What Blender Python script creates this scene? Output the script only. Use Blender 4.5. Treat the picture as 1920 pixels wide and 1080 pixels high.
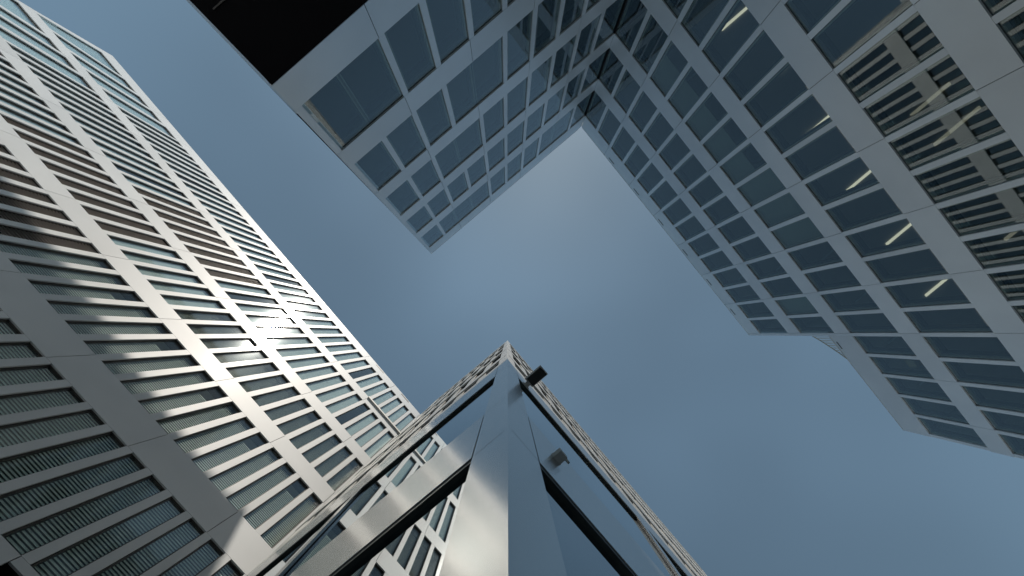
import bpy, math, random
import numpy as np
random.seed(7)
D = bpy.data
for o in list(D.objects): D.objects.remove(o, do_unlink=True)
scene = bpy.context.scene
COL = scene.collection
EYE = 1.6                                   # height of the camera above the paving

# ------------------------------------------------------------------ camera
FPX, CX, CY, ZX, ZY = 820.0, 960.0, 685.565, 951.464, 625.834
zd = np.array([ZX - CX, ZY - CY, FPX]); zd /= np.linalg.norm(zd)
ex = np.array([1.0, 0, 0]) - zd[0] * zd; ex /= np.linalg.norm(ex)
ey = np.cross(zd, ex)
cam_d = D.cameras.new('camera'); cam = D.objects.new('camera', cam_d); COL.objects.link(cam)
cam_d.sensor_width = 36.0; cam_d.lens = FPX / 1920 * 36
cam_d.shift_y = (CY - 540) / 1920
cam_d.clip_start = 0.05; cam_d.clip_end = 5000
from mathutils import Matrix, Vector
m = Matrix(((ex[0], -ex[1], -ex[2], 0), (ey[0], -ey[1], -ey[2], 0), (zd[0], -zd[1], -zd[2], EYE), (0, 0, 0, 1)))
cam.matrix_world = m
scene.camera = cam

# ------------------------------------------------------------------ sun and sky
SUN = Vector((0.0773, -0.4660, 0.8814)).normalized()
sun_el = math.asin(SUN.z); sun_rot = math.atan2(SUN.x, SUN.y)
sl = D.lights.new('sun', 'SUN'); sl.energy = 4.8; sl.angle = math.radians(0.53); sl.color = (1.0, 0.92, 0.81)
sun = D.objects.new('sun', sl); COL.objects.link(sun)
sun.rotation_euler = SUN.to_track_quat('Z', 'Y').to_euler(); sun.location = (0, 0, 120)

w = D.worlds.new('World'); scene.world = w; w.use_nodes = True
nt = w.node_tree; nt.nodes.clear()
def N(t, typ, **kw):
    n = t.nodes.new(typ)
    for k, v in kw.items(): setattr(n, k, v)
    return n
sky = N(nt, 'ShaderNodeTexSky', sky_type='NISHITA', sun_disc=False, sun_elevation=sun_el, sun_rotation=sun_rot)
sky.air_density = 1.0; sky.dust_density = 0.22; sky.ozone_density = 1.0; sky.altitude = 50
hs = N(nt, 'ShaderNodeHueSaturation'); hs.inputs['Saturation'].default_value = 0.75; hs.inputs['Hue'].default_value = 0.485
tc = N(nt, 'ShaderNodeTexCoord')
nz = N(nt, 'ShaderNodeTexNoise'); nz.inputs['Scale'].default_value = 1.5; nz.inputs['Detail'].default_value = 2; nz.inputs['Roughness'].default_value = 0.45
rp = N(nt, 'ShaderNodeMapRange'); rp.inputs['From Min'].default_value = 0.35; rp.inputs['From Max'].default_value = 0.75
rp.inputs['To Min'].default_value = 0.80; rp.inputs['To Max'].default_value = 1.20
mulc = N(nt, 'ShaderNodeVectorMath', operation='SCALE')
bg = N(nt, 'ShaderNodeBackground'); bg.inputs['Strength'].default_value = 0.10
wo = N(nt, 'ShaderNodeOutputWorld')
L = nt.links.new
mp = N(nt, 'ShaderNodeMapping'); mp.inputs['Location'].default_value = (1.713, -3.369, 3.606)
L(tc.outputs['Generated'], mp.inputs['Vector']); L(mp.outputs['Vector'], nz.inputs['Vector']); L(nz.outputs['Fac'], rp.inputs['Value'])
L(sky.outputs['Color'], hs.inputs['Color']); L(hs.outputs['Color'], mulc.inputs[0]); L(rp.outputs['Result'], mulc.inputs['Scale'])
tint = N(nt, 'ShaderNodeVectorMath', operation='MULTIPLY'); tint.inputs[1].default_value = (0.745, 0.865, 0.865)
L(mulc.outputs['Vector'], tint.inputs[0]); L(tint.outputs['Vector'], bg.inputs['Color']); L(bg.outputs['Background'], wo.inputs['Surface'])

vs = scene.view_settings
scene.display_settings.display_device = 'sRGB'
vs.view_transform = 'Standard'; vs.look = 'None'; vs.exposure = 0.0; vs.gamma = 1.0; vs.use_curve_mapping = False
cy = scene.cycles
cy.use_denoising = True
cy.max_bounces = 12; cy.glossy_bounces = 6; cy.transparent_max_bounces = 16; cy.diffuse_bounces = 4
cy.sample_clamp_indirect = 2.0

# ------------------------------------------------------------------ materials
def mat(name): 
    m_ = D.materials.new(name); m_.use_nodes = True
    t = m_.node_tree; t.nodes.clear()
    return m_, t
def metal(name, col, rough, metallic, wave=0.05, spec=0.5, vary=0.05, coat=0.0, crough=0.18):
    m_, t = mat(name); l = t.links.new
    out = N(t, 'ShaderNodeOutputMaterial'); p = N(t, 'ShaderNodeBsdfPrincipled')
    g = N(t, 'ShaderNodeNewGeometry'); tx = N(t, 'ShaderNodeTexCoord')
    n1 = N(t, 'ShaderNodeTexNoise'); n1.inputs['Scale'].default_value = 0.9; n1.inputs['Detail'].default_value = 1
    n2 = N(t, 'ShaderNodeTexNoise'); n2.inputs['Scale'].default_value = 0.7; n2.inputs['Detail'].default_value = 2
    mr = N(t, 'ShaderNodeMapRange'); mr.inputs['To Min'].default_value = 1 - vary; mr.inputs['To Max'].default_value = 1 + vary
    m2 = N(t, 'ShaderNodeMapRange'); m2.inputs['From Min'].default_value = .3; m2.inputs['From Max'].default_value = .7
    m2.inputs['To Min'].default_value = 0.96; m2.inputs['To Max'].default_value = 1.03
    mm = N(t, 'ShaderNodeMath', operation='MULTIPLY')
    vm = N(t, 'ShaderNodeVectorMath', operation='SCALE'); vm.inputs[0].default_value = col
    rr = N(t, 'ShaderNodeMapRange'); rr.inputs['To Min'].default_value = rough - .03; rr.inputs['To Max'].default_value = rough + .04
    bp = N(t, 'ShaderNodeBump'); bp.inputs['Strength'].default_value = wave; bp.inputs['Distance'].default_value = 0.05
    l(tx.outputs['Object'], n1.inputs['Vector']); l(tx.outputs['Object'], n2.inputs['Vector'])
    l(g.outputs['Random Per Island'], mr.inputs['Value']); l(n2.outputs['Fac'], m2.inputs['Value'])
    l(mr.outputs['Result'], mm.inputs[0]); l(m2.outputs['Result'], mm.inputs[1]); l(mm.outputs['Value'], vm.inputs['Scale'])
    l(vm.outputs['Vector'], p.inputs['Base Color']); l(n2.outputs['Fac'], rr.inputs['Value']); l(rr.outputs['Result'], p.inputs['Roughness'])
    l(n1.outputs['Fac'], bp.inputs['Height']); l(bp.outputs['Normal'], p.inputs['Normal'])
    p.inputs['Metallic'].default_value = metallic; p.inputs['Specular IOR Level'].default_value = spec
    p.inputs['Coat Weight'].default_value = coat; p.inputs['Coat Roughness'].default_value = crough
    l(p.outputs['BSDF'], out.inputs['Surface'])
    return m_
def plain(name, col, rough=0.6, metallic=0.0, vary=0.08, scale=4.0, spec=0.5):
    m_, t = mat(name); l = t.links.new
    out = N(t, 'ShaderNodeOutputMaterial'); p = N(t, 'ShaderNodeBsdfPrincipled'); tx = N(t, 'ShaderNodeTexCoord')
    n1 = N(t, 'ShaderNodeTexNoise'); n1.inputs['Scale'].default_value = scale; n1.inputs['Detail'].default_value = 5
    mr = N(t, 'ShaderNodeMapRange'); mr.inputs['To Min'].default_value = 1 - vary; mr.inputs['To Max'].default_value = 1 + vary
    vm = N(t, 'ShaderNodeVectorMath', operation='SCALE'); vm.inputs[0].default_value = col
    l(tx.outputs['Object'], n1.inputs['Vector']); l(n1.outputs['Fac'], mr.inputs['Value']); l(mr.outputs['Result'], vm.inputs['Scale'])
    l(vm.outputs['Vector'], p.inputs['Base Color']); p.inputs['Roughness'].default_value = rough; p.inputs['Metallic'].default_value = metallic; p.inputs['Specular IOR Level'].default_value = spec
    l(p.outputs['BSDF'], out.inputs['Surface'])
    return m_
def glass(name, tint, f0=0.08, rough=0.0, wave=0.012):
    m_, t = mat(name); l = t.links.new
    out = N(t, 'ShaderNodeOutputMaterial'); mx = N(t, 'ShaderNodeMixShader'); lw = N(t, 'ShaderNodeLayerWeight'); lw.inputs['Blend'].default_value = 0.5
    pw = N(t, 'ShaderNodeMath', operation='POWER'); pw.inputs[1].default_value = 5.0
    fr = N(t, 'ShaderNodeMapRange'); fr.inputs['To Min'].default_value = f0; fr.inputs['To Max'].default_value = 1.0
    tr = N(t, 'ShaderNodeBsdfTransparent'); gl = N(t, 'ShaderNodeBsdfAnisotropic'); tx = N(t, 'ShaderNodeTexCoord')
    n1 = N(t, 'ShaderNodeTexNoise'); n1.inputs['Scale'].default_value = 0.8; n1.inputs['Detail'].default_value = 0.5
    bp = N(t, 'ShaderNodeBump'); bp.inputs['Strength'].default_value = wave; bp.inputs['Distance'].default_value = 0.05
    l(lw.outputs['Facing'], pw.inputs[0]); l(pw.outputs['Value'], fr.inputs['Value']); tr.inputs['Color'].default_value = (*tint, 1)
    gl.inputs['Color'].default_value = (0.92, 0.97, 1.0, 1); gl.inputs['Roughness'].default_value = rough
    l(tx.outputs['Object'], n1.inputs['Vector']); l(n1.outputs['Fac'], bp.inputs['Height']); l(bp.outputs['Normal'], gl.inputs['Normal'])
    l(fr.outputs['Result'], mx.inputs['Fac']); l(tr.outputs['BSDF'], mx.inputs[1]); l(gl.outputs['BSDF'], mx.inputs[2]); l(mx.outputs['Shader'], out.inputs['Surface'])
    return m_
def emit(name, col, s):
    m_, t = mat(name); out = N(t, 'ShaderNodeOutputMaterial'); e = N(t, 'ShaderNodeEmission')
    e.inputs['Color'].default_value = (*col, 1); e.inputs['Strength'].default_value = s
    t.links.new(e.outputs['Emission'], out.inputs['Surface']); return m_
M = dict(
    alu_l=metal('satin aluminium grey', (0.66, 0.72, 0.775), 0.38, 0.5, coat=0.2),
    alu_t=metal('satin aluminium pale', (0.60, 0.615, 0.625), 0.55, 0.0, spec=0.3, coat=0.30, crough=0.11),
    alu_c=metal('polished aluminium cladding', (0.56, 0.57, 0.56), 0.22, 0.92, wave=0.02, vary=0.02),
    alu_u=metal('aluminium upper cladding', (0.55, 0.55, 0.53), 0.42, 0.2, coat=0.3),
    reveal=plain('black reveal', (0.012, 0.012, 0.011), 0.5),
    rev_t=plain('brown reveal', (0.035, 0.028, 0.023), 0.5),
    frame=plain('olive grey window frame', (0.46, 0.44, 0.36), 0.45, 0.1),
    frame_t=plain('brown window frame', (0.07, 0.064, 0.056), 0.45, 0.2),
    frame_d=plain('dark window frame', (0.030, 0.038, 0.035), 0.4, 0.2),
    gl_l=glass('office glass', (0.72, 0.80, 0.81), 0.135),
    gl_t=glass('tower glass', (0.90, 0.94, 0.935), 0.07, rough=0.05, wave=0.003),
    gl_c=glass('mirror glass', (0.4, 0.45, 0.46), 0.30, wave=0.006),
    ceil=plain('ceiling', (0.42, 0.42, 0.40), 0.8),
    core=plain('inner wall', (0.16, 0.17, 0.17), 0.8),
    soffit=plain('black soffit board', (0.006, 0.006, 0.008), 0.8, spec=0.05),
    blind=plain('roller blind fabric', (0.30, 0.32, 0.28), 0.85),
    sheer=plain('sheer grey sunscreen', (0.64, 0.72, 0.74), 0.85),
    slat=plain('pale green slat', (0.80, 0.86, 0.78), 0.55, 0.0),
    slat_g=plain('grey slat', (0.22, 0.24, 0.235), 0.5, 0.2),
    louver=plain('brown louvre', (0.42, 0.385, 0.36), 0.55, 0.1),
    lamp=emit('warm ceiling lamp', (1.0, 0.86, 0.62), 1.0),
    dimlamp=emit('dim ceiling lamp', (1.0, 0.84, 0.6), 0.26),
    paving=plain('paving', (0.33, 0.345, 0.36), 0.85, scale=0.6, vary=0.2),
    box=plain('grey coated steel', (0.42, 0.44, 0.435), 0.5, 0.0),
    lens=plain('lamp lens', (0.03, 0.032, 0.03), 0.15),
    card=plain('cardboard', (0.42, 0.35, 0.22), 0.8),
    dome=plain('pale lamp shade', (0.55, 0.62, 0.58), 0.5),
    rail=metal('rail aluminium', (0.72, 0.70, 0.66), 0.45, 0.1),
)

# ------------------------------------------------------------------ mesh helpers
class Frame:
    """a facade plane: s runs along it, n points out of it towards the square, z is the height above the eye"""
    def __init__(self, o, d, n):
        self.o = np.array(o, float); self.d = np.array(d, float); self.n = np.array(n, float)
    def pt(self, s, n, z):
        p = self.o + self.d * s + self.n * n
        return (p[0], p[1], z + EYE)
def facade_frame(th, dist, s0, scale=1.0, out=1, flip=False):
    t = math.radians(th); d = np.array([math.cos(t), math.sin(t)]); nv = np.array([math.sin(t), -math.cos(t)])
    o = d * s0 * scale + nv * dist * scale
    return Frame(o, -d if flip else d, nv * out)
class MB:
    def __init__(self, F): self.F = F; self.v = []; self.f = []
    def hexa(self, pts):
        b = len(self.v); self.v += [self.F.pt(*p) for p in pts]
        self.f += [tuple(b + i for i in q) for q in ((0, 1, 2, 3), (7, 6, 5, 4), (0, 4, 5, 1), (1, 5, 6, 2), (2, 6, 7, 3), (3, 7, 4, 0))]
    def box(self, s0, s1, n0, n1, z0, z1):
        if s1 - s0 < 1e-4 or z1 - z0 < 1e-4: return
        self.hexa([(s0, n0, z0), (s1, n0, z0), (s1, n1, z0), (s0, n1, z0), (s0, n0, z1), (s1, n0, z1), (s1, n1, z1), (s0, n1, z1)])
    def prism(self, poly, n0, n1):
        b = len(self.v); k = len(poly)
        self.v += [self.F.pt(s, n0, z) for s, z in poly] + [self.F.pt(s, n1, z) for s, z in poly]
        self.f += [tuple(b + i for i in range(k)), tuple(b + k + i for i in reversed(range(k)))]
        self.f += [(b + i, b + (i + 1) % k, b + k + (i + 1) % k, b + k + i) for i in range(k)]
    def slat(self, s0, s1, n0, z0, n1, z1, th=0.004):
        self.hexa([(s0, n0, z0), (s1, n0, z0), (s1, n1, z1), (s0, n1, z1), (s0, n0, z0 + th), (s1, n0, z0 + th), (s1, n1, z1 + th), (s0, n1, z1 + th)])
    def build(self, name, material, parent=None, stuff=False):
        me = D.meshes.new(name); me.from_pydata(self.v, [], self.f); me.validate()
        bm_fix(me)
        me.materials.append(material)
        o = D.objects.new(name, me); COL.objects.link(o)
        if parent is not None: o.parent = parent
        if stuff: o['kind'] = 'stuff'
        return o
import bmesh
def bm_fix(me):
    b = bmesh.new(); b.from_mesh(me); bmesh.ops.recalc_face_normals(b, faces=b.faces); b.to_mesh(me); b.free()
def thing(name, label, cat, group=None):
    o = D.objects.new(name, None); COL.objects.link(o); o['label'] = label; o['category'] = cat
    if group: o['group'] = group
    return o
def project(P):
    x, y, z = P[0], P[1], P[2] - EYE
    c = x * ex + y * ey + z * zd
    # columns of the basis: world -> camera
    cc = np.array([ex[0] * x + ey[0] * y + zd[0] * z, ex[1] * x + ey[1] * y + zd[1] * z, ex[2] * x + ey[2] * y + zd[2] * z])
    if cc[2] <= 0.05: return None
    return cc[0] / cc[2] * FPX + CX, cc[1] / cc[2] * FPX + CY
def seen_area(F, s0, s1, z0, z1):
    a = [project(F.pt(s, 0, z)) for s, z in ((s0, z0), (s1, z0), (s1, z1), (s0, z1))]
    if any(p is None for p in a): return 0
    cxm = sum(p[0] for p in a) / 4; cym = sum(p[1] for p in a) / 4
    inside = any(-5 < p[0] < 1925 and -5 < p[1] < 1085 for p in a) or (0 < cxm < 1920 and 0 < cym < 1080)
    if not inside: return 0
    a = [(min(max(p[0], 0), 1920), min(max(p[1], 0), 1080)) for p in a]
    return abs(sum(a[i][0] * a[(i + 1) % 4][1] - a[(i + 1) % 4][0] * a[i][1] for i in range(4))) / 2

class Win:
    """one window: opening s0..s1, z0..z1 in a facade; kind: glass / blind fraction / slats / louvre"""
    def __init__(self, F, s0, s1, z0, z1, kind='glass', blind=0.0, poly=None, depth=0.17, fr=0.05, split=None, glass='gl_l', frame='frame', fdeep=0.07, box=False):
        self.__dict__.update(locals())
    def glass_mb(self, mb):
        p = self.poly
        if self.kind == 'louver':
            z = self.z0
            while z < self.z1 - 0.06:
                mb.slat(self.s0, self.s1, -0.16, z + 0.07, -0.06, z, 0.006); z += 0.105
            mb.box(self.s0, self.s1, -0.24, -0.22, self.z0, self.z1)
        elif p: mb.prism(p, -self.depth - 0.02, -self.depth)
        else: mb.box(self.s0, self.s1, -self.depth - 0.02, -self.depth, self.z0, self.z1)
    def frame_mb(self, mb):
        if self.kind == 'louver': return
        a, b, z0, z1, t = self.s0, self.s1, self.z0, self.z1, self.fr
        n0, n1 = -self.depth - 0.03, -min(self.fdeep, self.depth - .02)
        if self.box: n0, n1 = -.20, -.09
        if self.poly: 
            return
        if self.glass == 'gl_c':
            mb.box(a, b, n0, n1, z1 - t, z1); return
        mb.box(a, b, n0, n1, z1 - t, z1); mb.box(a, b, n0, n1, z0, z0 + t)
        mb.box(a, a + t, n0, n1, z0 + t, z1 - t); mb.box(b - t, b, n0, n1, z0 + t, z1 - t)
    def inner_mb(self, mb):
        a, b, z0, z1, t = self.s0 - .02, self.s1 + .02, self.z0 - .02, self.z1 + .02, .15
        mb.box(a, b, -.36, -.215, z1 - t, z1); mb.box(a, b, -.36, -.215, z0, z0 + t * .6)
        mb.box(a, a + t * .75, -.36, -.215, z0 + t * .6, z1 - t); mb.box(b - t, b, -.36, -.215, z0 + t * .6, z1 - t)
    def blind_mb(self, mb):
        a, b = self.s0 + .03, self.s1 - .03
        if self.kind == 'sheer' and self.poly: mb.prism(self.poly, -self.depth - .06, -self.depth - .05)
        elif self.kind == 'sheer':
            mb.box(a, b, -self.depth - 0.06, -self.depth - 0.05, self.z0 + .02, self.z1 - .16)
        elif self.kind == 'slats':
            z = self.z0 + 0.05; top = self.z1 - self.blind
            while z < top:
                mb.slat(a, b, -self.depth - 0.075, z + 0.066, -self.depth - 0.045, z, 0.004); z += 0.078
        elif self.blind > 0:
            zb = self.z1 - self.blind * (self.z1 - self.z0)
            d_ = .20 if self.box else self.depth + .115
            mb.box(a, b, -d_ - 0.015, -d_, zb, self.z1)
            if self.blind < 0.99: mb.box(a, b, -d_ - .03, -d_ + .02, zb - 0.05, zb)
def add_windows(root, wins, gmat, cap=100, blindmat='blind', slatmat='slat'):
    ranked = sorted(wins, key=lambda q: -seen_area(q.F, q.s0, q.s1, q.z0, q.z1))
    big = [q for q in ranked[:cap] if seen_area(q.F, q.s0, q.s1, q.z0, q.z1) > 3]
    rest = [q for q in ranked if q not in big]
    def make(lst, stuff):
        kinds = {}
        for q in lst: kinds.setdefault('louver' if q.kind == 'louver' else 'glass', []).append(q)
        for kd, ls in kinds.items():
            g = MB(ls[0].F); fr = MB(ls[0].F); bl = MB(ls[0].F)
            for q in ls:
                for mb in (g, fr, bl): mb.F = q.F
                q.glass_mb(g); q.frame_mb(fr); q.blind_mb(bl)
            o = g.build('window' if kd == 'glass' else 'louver_panel', M[gmat] if kd == 'glass' else M['louver'], root, stuff)
            if fr.v: fr.build('frame', M[ls[0].frame], o, stuff)
            ib = [q for q in ls if q.box and q.kind != 'louver']
            if ib:
                im = MB(ib[0].F)
                for q in ib: im.F = q.F; q.inner_mb(im)
                im.build('inner_frame', M['frame_d'], o, stuff)
            if bl.v: bl.build('blind', M[slatmat if ls[0].kind == 'slats' else blindmat], o, stuff)
    for q in big: make([q], False)
    if rest:
        sl = [q for q in rest if q.kind == 'slats']; ot = [q for q in rest if q.kind != 'slats']
        make(ot + sl if not sl else ot, True)
        if sl: make(sl, True)

def bands(mb, zlist, s0, s1, joints, n0, n1, gap=0.016):
    for (z0, z1), js in zip(zlist, joints):
        cuts = [s0] + [j for j in js if s0 + .05 < j < s1 - .05] + [s1]
        for a, b in zip(cuts[:-1], cuts[1:]):
            mb.box(a + (gap / 2 if a != s0 else 0), b - (gap / 2 if b != s1 else 0), n0, n1, z0, z1)

# ------------------------------------------------------------------ ground
def ground():
    me = D.meshes.new('ground'); s = 1500
    me.from_pydata([(-s, -s, 0), (s, -s, 0), (s, s, 0), (-s, s, 0)], [], [(0, 1, 2, 3)]); me.materials.append(M['paving'])
    o = D.objects.new('ground', me); COL.objects.link(o); o['kind'] = 'structure'; o['label'] = 'grey stone paving of the square between the towers'
ground()
G = -EYE                                     # ground level in facade heights

# ------------------------------------------------------------------ L-shaped office block
def office_block():
    root = thing('office_building', 'grey L-shaped office block with squarish windows, two wings and a black soffit', 'building')
    R = facade_frame(49.6, 13.117, -6.426, out=-1)
    Lw = facade_frame(-39.6, 7.837, -0.459, scale=0.985, out=-1)
    W = 1.35; WL = 1.33; mu = 0.21
    rows = [(26.70, 29.75), (22.88, 25.58), (19.10, 21.85), (15.33, 18.14), (11.52, 14.24), (7.75, 10.46), (3.9, 6.65)]
    top, low = 31.2, 23.43
    hiE, loE = 17.745, 24.53
    wins = []
    part = set([(2, i) for i in (2, 3, 4, 5, 6)]); full = {(2, 7), (2, 8), (2, 9), (1, 12)}
    for r, (z0, z1) in enumerate(rows):
        last = 13 if r < 2 else 18
        for i in range(0, last + 1):
            a = -1.07 if i == 0 else (i - 1) * W + mu
            b = i * W
            bl = 0.58 if (r, i) in part else (1.0 if (r, i) in full else 0.0)
            wins.append(Win(R, a, b, z0, z1, blind=bl, depth=.05, box=True, fr=.06))
    nom = {(0, 2), (0, 3), (0, 8), (2, 3), (3, 4), (4, 1)}
    for r, (z0, z1) in enumerate(rows[:5]):
        for e in range(1, 11):
            a = 0.12 if e == 1 else (e - 1) * WL + (0.0 if (r, e - 1) in nom else mu)
            b = e * WL if e < 10 else 13.40
            wins.append(Win(Lw, a, b, z0, z1, depth=.05, box=True, fr=.06))
    # cladding: horizontal bands and mullions
    mb = MB(R); rv = MB(R)
    odd = lambda: [i * W + 0.02 for i in range(1, 20, 2)]
    zb = [(rows[0][1], top)] + [(rows[k + 1][1], rows[k][0]) for k in range(6)] + [(G, rows[6][0])]
    for k, (z0, z1) in enumerate(zb):
        s1 = hiE if k < 2 else loE
        if k == 2:                                        # band that turns into the low roof parapet
            bands(mb, [(z0, z1)], -1.11, hiE, [odd()], -0.05, 0); mb.box(hiE + .008, loE, -0.05, 0, z0, low)
            rv.box(-1.10, hiE - .01, -0.5, -0.056, z0 + .004, z1 - .004); rv.box(hiE, loE - .02, -0.5, -0.056, z0 + .004, low - .02)
        else:
            bands(mb, [(z0, z1)], -1.11, s1, [odd()], -0.05, 0)
            rv.box(-1.10, s1 - .01, -0.5, -0.056, z0 + .004, z1 + .003 if k == 0 else z1 - .004)
    for r, (z0, z1) in enumerate(rows):
        for i in range(0, 14 if r < 2 else 19):
            mb.box(i * W + .004, i * W + mu - .012, -0.05, -0.002, z0 + .006, z1 - .006)
            rv.box(i * W + .012, i * W + mu - .02, -0.40, -0.056, z0 - .01, z1 + .01)
    mb.build('wall_panel', M['alu_l'], root); rv.build('reveal', M['reveal'], root)
    mb = MB(Lw); rv = MB(Lw)
    zb = [(rows[0][1], top)] + [(rows[k + 1][1], rows[k][0]) for k in range(4)] + [(10.40, rows[4][0])]
    for k, (z0, z1) in enumerate(zb):
        js = [i * WL + .02 for i in range(2 if k % 2 else 2, 11, 2)]
        bands(mb, [(z0, z1)], -0.10, 13.45, [js], -0.05, 0)
        rv.box(-0.09, 13.44, -0.5, -0.056, z0 + .004, z1 - .004)
    for r, (z0, z1) in enumerate(rows[:5]):
        mb.box(-0.10, 0.11, -0.05, -0.002, z0 + .006, z1 - .006); rv.box(-.06, .10, -.8, -.056, z0 - .01, z1 + .01)
        for e in range(1, 10):
            if (r, e) in nom: 
                rv.box(e * WL - .03, e * WL + .03, -0.20, -0.09, z0 - .01, z1 + .01); continue
            mb.box(e * WL + .004, e * WL + mu - .012, -0.05, -0.002, z0 + .006, z1 - .006)
            rv.box(e * WL + .012, e * WL + mu - .02, -0.40, -0.056, z0 - .01, z1 + .01)
    mb.build('wall_panel', M['alu_l'], root); rv.build('reveal', M['reveal'], root)
    # roofs, rear and end walls
    dep = 13.0
    sh = MB(R)
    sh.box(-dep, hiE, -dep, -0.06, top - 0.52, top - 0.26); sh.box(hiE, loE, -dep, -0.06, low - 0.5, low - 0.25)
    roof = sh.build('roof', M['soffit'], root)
    sh = MB(R)
    sh.box(-dep, loE, -dep - 0.3, -dep, G, low); sh.box(-dep, hiE, -dep - 0.3, -dep, low, top)
    sh.box(loE - 0.25, loE, -dep, -0.06, G, low); sh.box(hiE - 0.25, hiE, -dep, -0.06, low, top)
    sh.box(-dep, -dep + .25, -dep, 0.2, G, top)
    sh.build('end_wall', M['alu_l'], root)
    cp = MB(R); cp.box(-1.6, -1.075, -1.2, -0.30, G, top - .03); cp.box(-1.135, -1.085, -.30, -.02, 10.4, top - .03); cp.build('corner_post', M['reveal'], root)
    A = np.array([-5.33, -5.614]); B = np.array([-7.0925, -7.4284]); u = (B - A) / np.linalg.norm(B - A)
    E_ = A + u * 13.0                                     # far end of the slightly skewed end wall
    Cn = np.array([5.104, -14.241]); Q = Cn + Lw.n * -13.0
    def plan_prism(poly, z0, z1, name, material):
        v = [(p[0], p[1], z0 + EYE) for p in poly] + [(p[0], p[1], z1 + EYE) for p in poly]; k = len(poly)
        f = [tuple(range(k)), tuple(range(2 * k - 1, k - 1, -1))] + [(i, (i + 1) % k, k + (i + 1) % k, k + i) for i in range(k)]
        me = D.meshes.new(name); me.from_pydata(v, [], f); bm_fix(me); me.materials.append(material)
        o = D.objects.new(name, me); COL.objects.link(o); o.parent = root; return o
    inn = -Lw.n * 0.03
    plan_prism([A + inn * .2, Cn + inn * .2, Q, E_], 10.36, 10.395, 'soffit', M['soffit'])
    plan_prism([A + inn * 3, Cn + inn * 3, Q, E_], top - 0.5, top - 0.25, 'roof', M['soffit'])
    e2 = Lw.d * 0.25; e3 = Lw.d * .6; e4 = Lw.d * .03
    plan_prism([A + inn * 2 + e4, E_ + e3, E_ + e3 + e2, A + inn * 2 + e2 + e4], 10.40, top - .02, 'end_wall', M['alu_l'])
    plan_prism([E_, Q, Q + Lw.n * .3, E_ + Lw.n * .3], 10.40, top - .02, 'end_wall', M['alu_l'])
    # black soffit boards: battens give the faint lines
    sb = MB(Lw)
    for k in range(1, 7): sb.box(-1.5 * 0, 13.2, -2.0 * k - .02, -2.0 * k + .02, 10.345, 10.358)
    sb.build('soffit_joint', M['reveal'], root)
    # storeys inside
    sl = MB(R)
    for k, (z0, z1) in enumerate(rows):
        up = rows[k - 1][0] if k else top - .6
        sl.box(-1.0, (hiE if k < 2 else loE) - .3, -7.5, -0.52, z1 + 0.10, max(up - 0.25, z1 + .3))
    sl.box(-1.0, loE - .3, -7.7, -7.5, G, low - .6); sl.box(-1.0, hiE - .3, -7.7, -7.5, low - .6, top - .6)
    sl.F = Lw
    for k, (z0, z1) in enumerate(rows[:5]):
        up = rows[k - 1][0] if k else top - .6
        sl.box(0.2, 13.2, -7.5, -0.52, z1 + 0.10, up - 0.25)
    sl.box(0.2, 13.2, -7.7, -7.5, 10.5, top - .6)
    sl.build('floor_slab', M['ceil'], root)
    # lit strip lamps on the ceilings of two storeys
    for s, a, b in ((2.77, 1.19, 2.6), (5.49, 1.9, 2.6), (8.17, 1.3, 2.6), (10.99, 1.25, 2.6), (13.77, 1.19, 2.6), (16.52, 1.19, 2.4)):
        q = MB(R); q.box(s - .05, s + .05, -b, -a, 18.19, 18.24); q.build('ceiling_light', M['lamp'], root)
    for s, a, b in ((9.48, 1.16, 2.67), (10.69, 1.19, 2.98), (14.59, 1.19, 1.9), (6.7, 1.2, 2.6)):
        q = MB(R); q.box(s - .05, s + .05, -b, -a, 14.29, 14.34); q.build('ceiling_light', M['dimlamp'], root)
    # unlit lamps of the upper storeys
    for z in (29.80, 25.63, 21.90):
        for k in range(5 if z > 24 else 8):
            q = MB(R); s = 2.77 + 2.75 * k; q.box(s - .05, s + .05, -2.6, -1.2, z + .03, z + .07); q.build('ceiling_light', M['dome'], root)
    q = MB(R); q.box(-1.0, hiE + .004, -.6, .006, top + .001, top + .035); q.build('coping', M['box'], root); q = MB(R); q.box(hiE + .03, loE + .004, -.6, .006, low + .001, low + .03)
    q.build('coping', M['box'], root); q = MB(Lw); q.box(-.104, 13.2, -.6, .006, top + .001, top + .035); q.build('coping', M['box'], root)
    # slots under the roof edge, each after a panel joint
    for i in (1, 3, 5, 7, 9, 11):
        q = MB(R); q.box(i * W + .42, i * W + .98, -.004, .003, 30.84, 30.95); q.build('drain_slot', M['reveal'], root)
    q = MB(R); q.box(18.15, 18.65, -.004, .003, 23.18, 23.26); q.build('drain_slot', M['reveal'], root)
    # curved guard rail on the low roof beside the high end wall
    q = MB(R)
    pts = [(hiE + .02, -.25 + .0), (18.15, -.25), (18.65, -.25), (19.0, -.25), (19.35, -.25)]
    zt = [24.75, 24.35, 23.95, 23.68, 23.46]
    for (a, c), (b, c2), za, zb_ in zip(pts[:-1], pts[1:], zt[:-1], zt[1:]):
        q.hexa([(a, -.02, za - .03), (b, -.02, zb_ - .03), (b, .02, zb_ - .03), (a, .02, za - .03), (a, -.02, za), (b, -.02, zb_), (b, .02, zb_), (a, .02, za)])
    for k in range(13):
        s = hiE + .08 + k * .12; zt_ = np.interp(s, [p[0] for p in pts], zt) - .03
        q.box(s - .012, s + .012, -.015, .015, low - .02, zt_)
    q.build('guard_rail', M['frame'], root)
    # round shade hanging behind a window
    bmx = bmesh.new(); bmesh.ops.create_cone(bmx, cap_ends=True, segments=24, radius1=.42, radius2=.22, depth=.3)
    me = D.meshes.new('pendant_lamp'); bmx.to_mesh(me); bmx.free(); me.materials.append(M['dome'])
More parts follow.
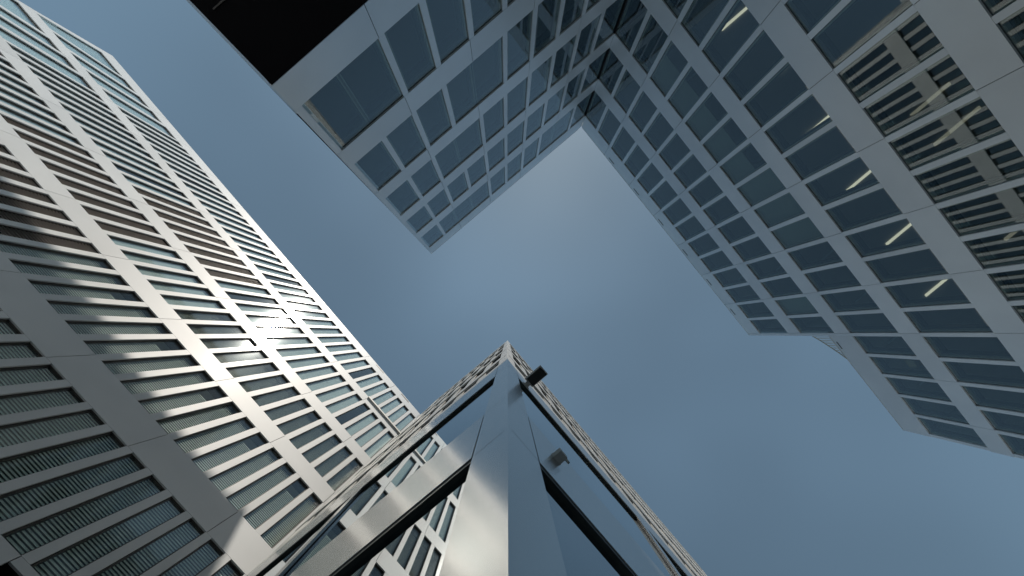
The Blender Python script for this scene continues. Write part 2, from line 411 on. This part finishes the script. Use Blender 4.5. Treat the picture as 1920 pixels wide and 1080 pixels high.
    o = D.objects.new('pendant_lamp', me); COL.objects.link(o); o.location = R.pt(7.5, -1.0, 20.9); o.parent = root
    add_windows(root, wins, 'gl_l')
    # carton behind a window
    q = MB(R); q.box(19.62, 20.05, -.75, -.45, 20.15, 20.55); q.box(19.60, 20.07, -.77, -.43, 20.53, 20.58)
    c = q.build('cardboard_box', M['card']); c['label'] = 'small beige cardboard box behind a dark window of the grey office block'; c['category'] = 'box'
    return root
office_block()

# ------------------------------------------------------------------ tall pale tower on the left
def left_tower():
    root = thing('office_tower', 'pale aluminium tower with rows of narrow slit windows and a bright sun glint', 'building')
    T = facade_frame(50.28, -8.481, -18.517, out=1)
    W = .675; mu = .215
    sk = lambda k: W * k + .0009 * max(0, 16 - k) ** 2
    rows = [(25.10, 29.62), (19.78, 24.06), (15.58, 18.76), (11.34, 14.57), (7.03, 10.13)]
    KE = 66; SE = sk(KE) + mu
    top = 31.05; S0 = -10.95
    wins = []; mul = [[] for _ in rows]
    lou = {1: range(5, 13), 2: range(3, 11), 3: range(5, 13)}
    for r, (z0, z1) in enumerate(rows):
        if r < 2:
            wide = [(-9.68, -8.62), (-8.33, -7.41), (-7.14, -6.18), (-5.87, -4.85)]
            if r == 1: wide = [(-10.6, -8.62)] + wide[1:]
            for a, b in wide: wins.append(Win(T, a, b, z0, z1, kind='sheer', depth=.08, fr=.025, frame='frame_t', glass='gl_t'))
            ends = ([-9.92] if r == 0 else [S0]) + [b for a, b in wide]
            starts = [a for a, b in wide] + [sk(-8) + mu]
            mul[r] += list(zip(ends, starts))
            k0 = -7
        else: k0 = -14
        if r >= 2: mul[r].append((S0, sk(-15) + mu))
        for k in range(k0, KE + 1):
            a = sk(k - 1) + mu; b = sk(k)
            if b < S0 + .5: continue
            kind = 'glass'; bl = 0.0
            if r in lou and k in lou[r]: kind = 'louver'
            elif r == 4: kind = 'slats'
            elif r == 3 and k > 12: kind, bl = 'slats', .25 if (k * 7) % 3 else .9
            elif r == 2 and k > 15: kind, bl = 'slats', .3 + .5 * ((k * 5) % 4 == 0)
            if kind == 'glass' and (k * 13 + r * 5) % 11: kind = 'sheer'
            wins.append(Win(T, a, b, z0, z1, kind=kind, blind=bl, depth=.08, fr=.025, frame='frame_t'))
            mul[r].append((b, b + (sk(k) - sk(k - 1)) * 0 + sk(k) * 0 + mu + (0 if k < KE else 0)))
    poly = [(-10.90, 25.10), (-9.92, 25.10), (-9.92, 29.62), (-11.88, 29.62)]
    wins.append(Win(T, -11.6, -9.92, 25.1, 29.62, kind='sheer', poly=poly, depth=.08))
    mb = MB(T); rv = MB(T)
    zb = [(29.62, top), (24.06, 25.10), (18.76, 19.78), (14.57, 15.58), (10.13, 11.34)]
    off = [0, 0, 2, 0, 2]
    for k, (z0, z1) in enumerate(zb):
        js = [sk(j) + .02 for j in range(-16 + off[k], KE, 4)]
        st = [-9.9, -9.9, S0, S0, S0][k]
        bands(mb, [(z0, z1)], st, SE, [js], -.05, 0)
        rv.box(st, SE - .02, -.42, -.056, z0 + .004, z1 - .004)
    edge = lambda z: -10.92 - .263 * (z - 24.25)
    mb.prism([(edge(29.62), 29.62), (-9.908, 29.62), (-9.908, top), (edge(top), top)], -.05, 0)
    mb.prism([(edge(24.25), 24.06), (-9.908, 24.06), (-9.908, 25.1), (edge(25.1), 25.1)], -.05, 0)
    mb.prism([(edge(25.1), 25.106), (-10.90, 25.106), (-11.88, 29.614), (edge(29.6), 29.614)], -.05, -.002)
    rv.prism([(edge(25.1) + .03, 25.0), (-10.92, 25.0), (-11.90, 29.7), (edge(29.6) + .03, 29.7)], -.4, -.056)
    rv.prism([(edge(29.62) + .03, 29.63), (-9.91, 29.63), (-9.91, top - .02), (edge(top) + .03, top - .02)], -.42, -.056)
    # ground band, with a tall recessed opening at its far end
    js = [sk(j) + .02 for j in range(-16, KE, 4)]
    bands(mb, [(1.6, 7.03)], S0, 16.2, [js], -.05, 0); mb.box(16.22, SE, -.05, 0, 6.86, 7.03)
    rv.box(S0, 16.18, -.42, -.056, G, 7.02); rv.box(16.2, SE - .02, -.42, -.056, 6.87, 7.02)
    mb.box(S0, 16.2, -.05, 0, G, 1.58)
    for r, (z0, z1) in enumerate(rows):
        for a, b in mul[r]:
            if b - a < .05: continue
            mb.box(a + .004, b - .012, -.05, -.002, z0 + .006, z1 - .006)
            rv.box(a + .012, b - .02, -.13, -.056, z0 - .01, z1 + .01)
    mb.build('wall_panel', M['alu_t'], root); rv.build('reveal', M['rev_t'], root)
    # recessed entrance glazing at the bottom
    e = MB(T); en = MB(T); s = 16.4
    while s < 30:
        en.box(s, s + .12, -.5, -.2, G, 6.85); e.box(s + .12, s + 1.6, -.42, -.40, G, 6.8); s += 1.72
    en.box(16.2, 30, -.5, -.16, 6.2, 6.34); en.box(16.2, 30, -.5, -.2, 3.0, 3.12)
    g = e.build('entrance_glazing', M['gl_t'], root); en.build('frame', M['frame_d'], g)
    dep = 15
    sh = MB(T)
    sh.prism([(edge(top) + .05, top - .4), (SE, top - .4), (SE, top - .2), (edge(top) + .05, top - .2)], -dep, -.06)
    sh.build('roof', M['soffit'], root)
    sh = MB(T); sh.box(S0, SE, -dep - .3, -dep, G, top); sh.box(SE - .25, SE, -dep, -.06, G, top)
    sh.box(S0 + .01, S0 + .26, -dep, -.06, G, 24.2)
    sh.prism([(edge(24.2) + .03, 24.2), (edge(24.2) + .28, 24.2), (edge(top) + .28, top - .01), (edge(top) + .03, top - .01)], -dep, -.06)
    sh.build('end_wall', M['alu_t'], root)
    fl = MB(T)
    for k, (z0, z1) in enumerate(rows):
        up = rows[k - 1][0] if k else top - .5
        fl.box(S0 + .3, SE - .3, -7, -.45, z1 + .08, up - .15)
    fl.box(S0 + .3, SE - .3, -7.2, -7, G, top - .5)
    fl.build('floor_slab', M['ceil'], root)
    for k in range(9, 40, 4):
        q = MB(T); q.box(sk(k) + .1, sk(k) + .9, -.004, .003, 30.66, 30.9); q.build('drain_slot', M['rev_t'], root)
    q = MB(T); q.box(16.2, 19.2, 0.002, .07, 24.86, 24.90); q.box(16.2, 19.2, .07, .10, 24.84, 25.02); q.box(16.2, 16.3, .002, .07, 24.90, 25.02)
    q.build('ledge', M['rail'], root)
    add_windows(root, wins, 'gl_t', blindmat='sheer')
left_tower()

# ------------------------------------------------------------------ corner tower right beside the camera
def corner_tower():
    root = thing('corner_tower', 'mirror clad tower corner beside the camera, rising to a sharp point above black window heads', 'building')
    th1, th2 = math.radians(-39.8), math.radians(49.6)
    k_ = .6
    C = np.array([.002, .78]) * k_
    FL = Frame(C, [-math.cos(th1), -math.sin(th1)], [math.sin(th1), -math.cos(th1)])
    FR = Frame(C, [math.cos(th2), math.sin(th2)], [math.sin(th2), -math.cos(th2)])
    TOP = 31.2; LEN = {0: 6.75, 1: 21.6}; BT = 8.1
    rows = [(25.60, 29.62), (20.10, 24.72), (15.58, 18.95), (11.34, 14.57), (8.75, 10.40)]
    wins = []; base = []
    mb = MB(FL); rv = MB(FL); up = MB(FL); urv = MB(FL)
    for q, F in enumerate((FL, FR)):
        col = (.234, .252)[q]; span = (2.55, 2.83)[q]; hd = (6.37, 6.57)[q]; h1 = (2.148, 2.214)[q]; sj = (3.336, 3.48)[q]
        for b_ in (mb, rv, up, urv): b_.F = F
        s = 0.0; segs = []
        while s < LEN[q] - .6:
            segs.append((s, s + col, min(s + col + span, LEN[q] - .25))); s = s + col + span
        g = .0045; e = LEN[q]
        for a, b, c in segs:
            for z0, z1 in ((G, h1), (h1, sj), (sj, hd), (hd, BT)):             # column panels
                mb.box(a + (g if a > 0 else 0), b - g, -.03, 0, z0 + g, z1 - g)
            mb.box(b + g, c - g, -.03, 0, h1 + g, sj - g)                      # spandrel between the two glazed bands
            mb.box(b + g, c - g, -.03, 0, hd + g, BT - g)
            a2 = a + (.11 if a == 0 else .01)
            rv.box(a2, c, -.10, -.034, h1 + .02, sj - .012); rv.box(a2, c, -.10, -.034, hd + .012, BT)
            rv.box(a2, b - .012, -.09, -.034, G, BT)
            for z0, z1, dp, fr in ((G, h1, .036, .045), (sj, hd, .040, .05)):
                base.append(Win(F, b, c, z0, z1, depth=dp, fr=fr, frame='frame_d', fdeep=.008, glass='gl_c'))
        mb.box(e - .25 + g, e, -.03, 0, G, BT - g); rv.box(e - .24, e - .02, -.10, -.034, G, BT)
        # upper storeys: bands and slit windows like the pale tower's
        bw = .675; mu = .235
        zb = [(rows[0][1], TOP)] + [(rows[i + 1][1], rows[i][0]) for i in range(4)] + [(BT, rows[4][0])]
        for k, (z0, z1) in enumerate(zb):
            bands(up, [(z0, z1)], 0, e, [[.255 + bw * j for j in range(2 + 2 * (k % 2), 60, 4)]], -.05, 0)
            urv.box(.16, e - .02, -.15, -.056, z0 + .004, z1 - .004)
        n = int((e - .3) / bw)
        for k, (z0, z1) in enumerate(rows):
            up.box(0, .25, -.05, -.006, z0 + .004, z1 - .004); urv.box(.16, .24, -.15, -.056, z0, z1)
            for j in range(n):
                a = .25 + j * bw; pr = -.028
                up.box(a + bw - mu, a + bw - .006, -.05, pr, z0 + .004, z1 - .004)
                urv.box(a + bw - mu + .015, a + bw - .02, -.15, -.056, z0 - .01, z1 + .01)
                kind = 'slats' if (k in (1, 2) and (j * 7 + k) % 5) else 'glass'
                wins.append(Win(F, a, a + bw - mu, z0, z1, kind=kind, blind=.4 * ((j * 3) % 4 == 1), depth=.10, fr=.03, frame='frame_d'))
            a = .25 + n * bw
            if e - a > .03: up.box(a, e, -.05, -.016, z0, z1); urv.box(a + .02, e - .02, -.4, -.056, z0, z1)
    mb.build('wall_panel', M['alu_c'], root); rv.build('reveal', M['reveal'], root)
    up.build('upper_cladding', M['alu_u'], root); urv.build('reveal', M['rev_t'], root)
    # far walls, roof, storeys
    P1 = C + FL.d * LEN[0]; P2 = C + FR.d * LEN[1]; P3 = P1 + FR.d * LEN[1]
    def plan(poly, z0, z1, name, material):
        v = [(p[0], p[1], z0 + EYE) for p in poly] + [(p[0], p[1], z1 + EYE) for p in poly]; k = len(poly)
        f = [tuple(range(k)), tuple(range(2 * k - 1, k - 1, -1))] + [(i, (i + 1) % k, k + (i + 1) % k, k + i) for i in range(k)]
        me = D.meshes.new(name); me.from_pydata(v, [], f); bm_fix(me); me.materials.append(material)
        o = D.objects.new(name, me); COL.objects.link(o); o.parent = root
    i1 = FR.d * .06; i2 = FL.d * .06
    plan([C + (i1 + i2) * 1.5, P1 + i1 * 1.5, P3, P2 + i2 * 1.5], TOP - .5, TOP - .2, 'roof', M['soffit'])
    plan([P1 + i1, P1 + i1 - FL.d * .2, P3 - FL.d * .2, P3], G, TOP - .01, 'end_wall', M['alu_u'])
    plan([P2 + i2, P2 + i2 - FR.d * .2, P3 - FR.d * .2 - FL.d * .21, P3 - FL.d * .21], G, TOP - .01, 'end_wall', M['alu_u'])
    inner = [C + FR.d * .52 + FL.d * .52, P1 + FR.d * .52 - FL.d * .3, P3 - FR.d * .3 - FL.d * .3, P2 + FL.d * .52 - FR.d * .3]
    for z0, z1 in [(2.5, 2.9), (6.8, 7.2)] + [(rows[i + 1][1] + .1, rows[i][0] - .15) for i in range(4)]: plan(inner, z0, z1, 'floor_slab', M['ceil'])
    core = [C + (FR.d + FL.d) * 3.2, P1 + FR.d * 3.2 - FL.d * .6, P3 - FR.d * .6 - FL.d * .6, P2 + FL.d * 3.2 - FR.d * .6]
    plan(core, G, TOP - .6, 'core_wall', M['core'])
    # screw heads in the black window heads
    for F, z, ss in ((FL, 2.125, (.27, .78, 1.4)), (FR, 2.19, (.30, .95, 1.6)), (FL, 6.345, (.5, 1.4)), (FR, 6.545, (.6, 1.5, 2.4))):
        for s in ss:
            bmx = bmesh.new(); bmesh.ops.create_cone(bmx, cap_ends=True, segments=10, radius1=.005, radius2=.004, depth=.012)
            me = D.meshes.new('screw_head'); bmx.to_mesh(me); bmx.free(); me.materials.append(M['reveal'])
            o = D.objects.new('screw_head', me); COL.objects.link(o); o.parent = root
            o.location = F.pt(s, -.012, z)
    add_windows(root, wins, 'gl_l', cap=90, slatmat='slat_g')
    add_windows(root, base, 'gl_c', cap=10)
    return FR, FL
FR, FL = corner_tower()

# ------------------------------------------------------------------ fittings on the corner tower
def floodlight():
    root = thing('floodlight', 'dark grey box floodlight jutting out high on the right face of the corner tower', 'floodlight')
    K = .6
    def part(name, m_, *b):
        q = MB(FR); q.box(*[x * K for x in b]); return q.build(name, M[m_], root)
    part('housing', 'box', .585, .865, .10, .62, 11.165, 11.30); part('lid', 'box', .575, .875, .09, .63, 11.302, 11.335)
    part('lens', 'lens', .60, .85, .13, .60, 11.15, 11.163)
    part('bracket', 'box', .66, .79, 0.02, .098, 11.19, 11.27); part('mounting_plate', 'box', .62, .83, 0.0, .018, 11.14, 11.33)
def sensor():
    root = thing('surveillance_camera', 'small grey box camera with a stub tube, on the right face below the floodlight', 'camera')
    K = .6
    q = MB(FR); q.box(.79 * K, .905 * K, .018 * K, .115 * K, 4.82 * K, 4.95 * K); q.build('housing', M['box'], root)
    q = MB(FR); q.box(.785 * K, .91 * K, 0.0, .016 * K, 4.815 * K, 4.96 * K); q.build('mounting_plate', M['box'], root)
    q = MB(FR); n = 14; r = .016 * K
    q.v += [FR.pt(.906 * K, .085 * K + r * math.cos(t * 2 * math.pi / n), 4.87 * K + r * math.sin(t * 2 * math.pi / n)) for t in range(n)]
    q.v += [FR.pt(.975 * K, .085 * K + r * math.cos(t * 2 * math.pi / n), 4.87 * K + r * math.sin(t * 2 * math.pi / n)) for t in range(n)]
    q.f += [(t, (t + 1) % n, n + (t + 1) % n, n + t) for t in range(n)] + [tuple(range(n)), tuple(range(2 * n - 1, n - 1, -1))]
    q.build('tube', M['box'], root)
floodlight(); sensor()
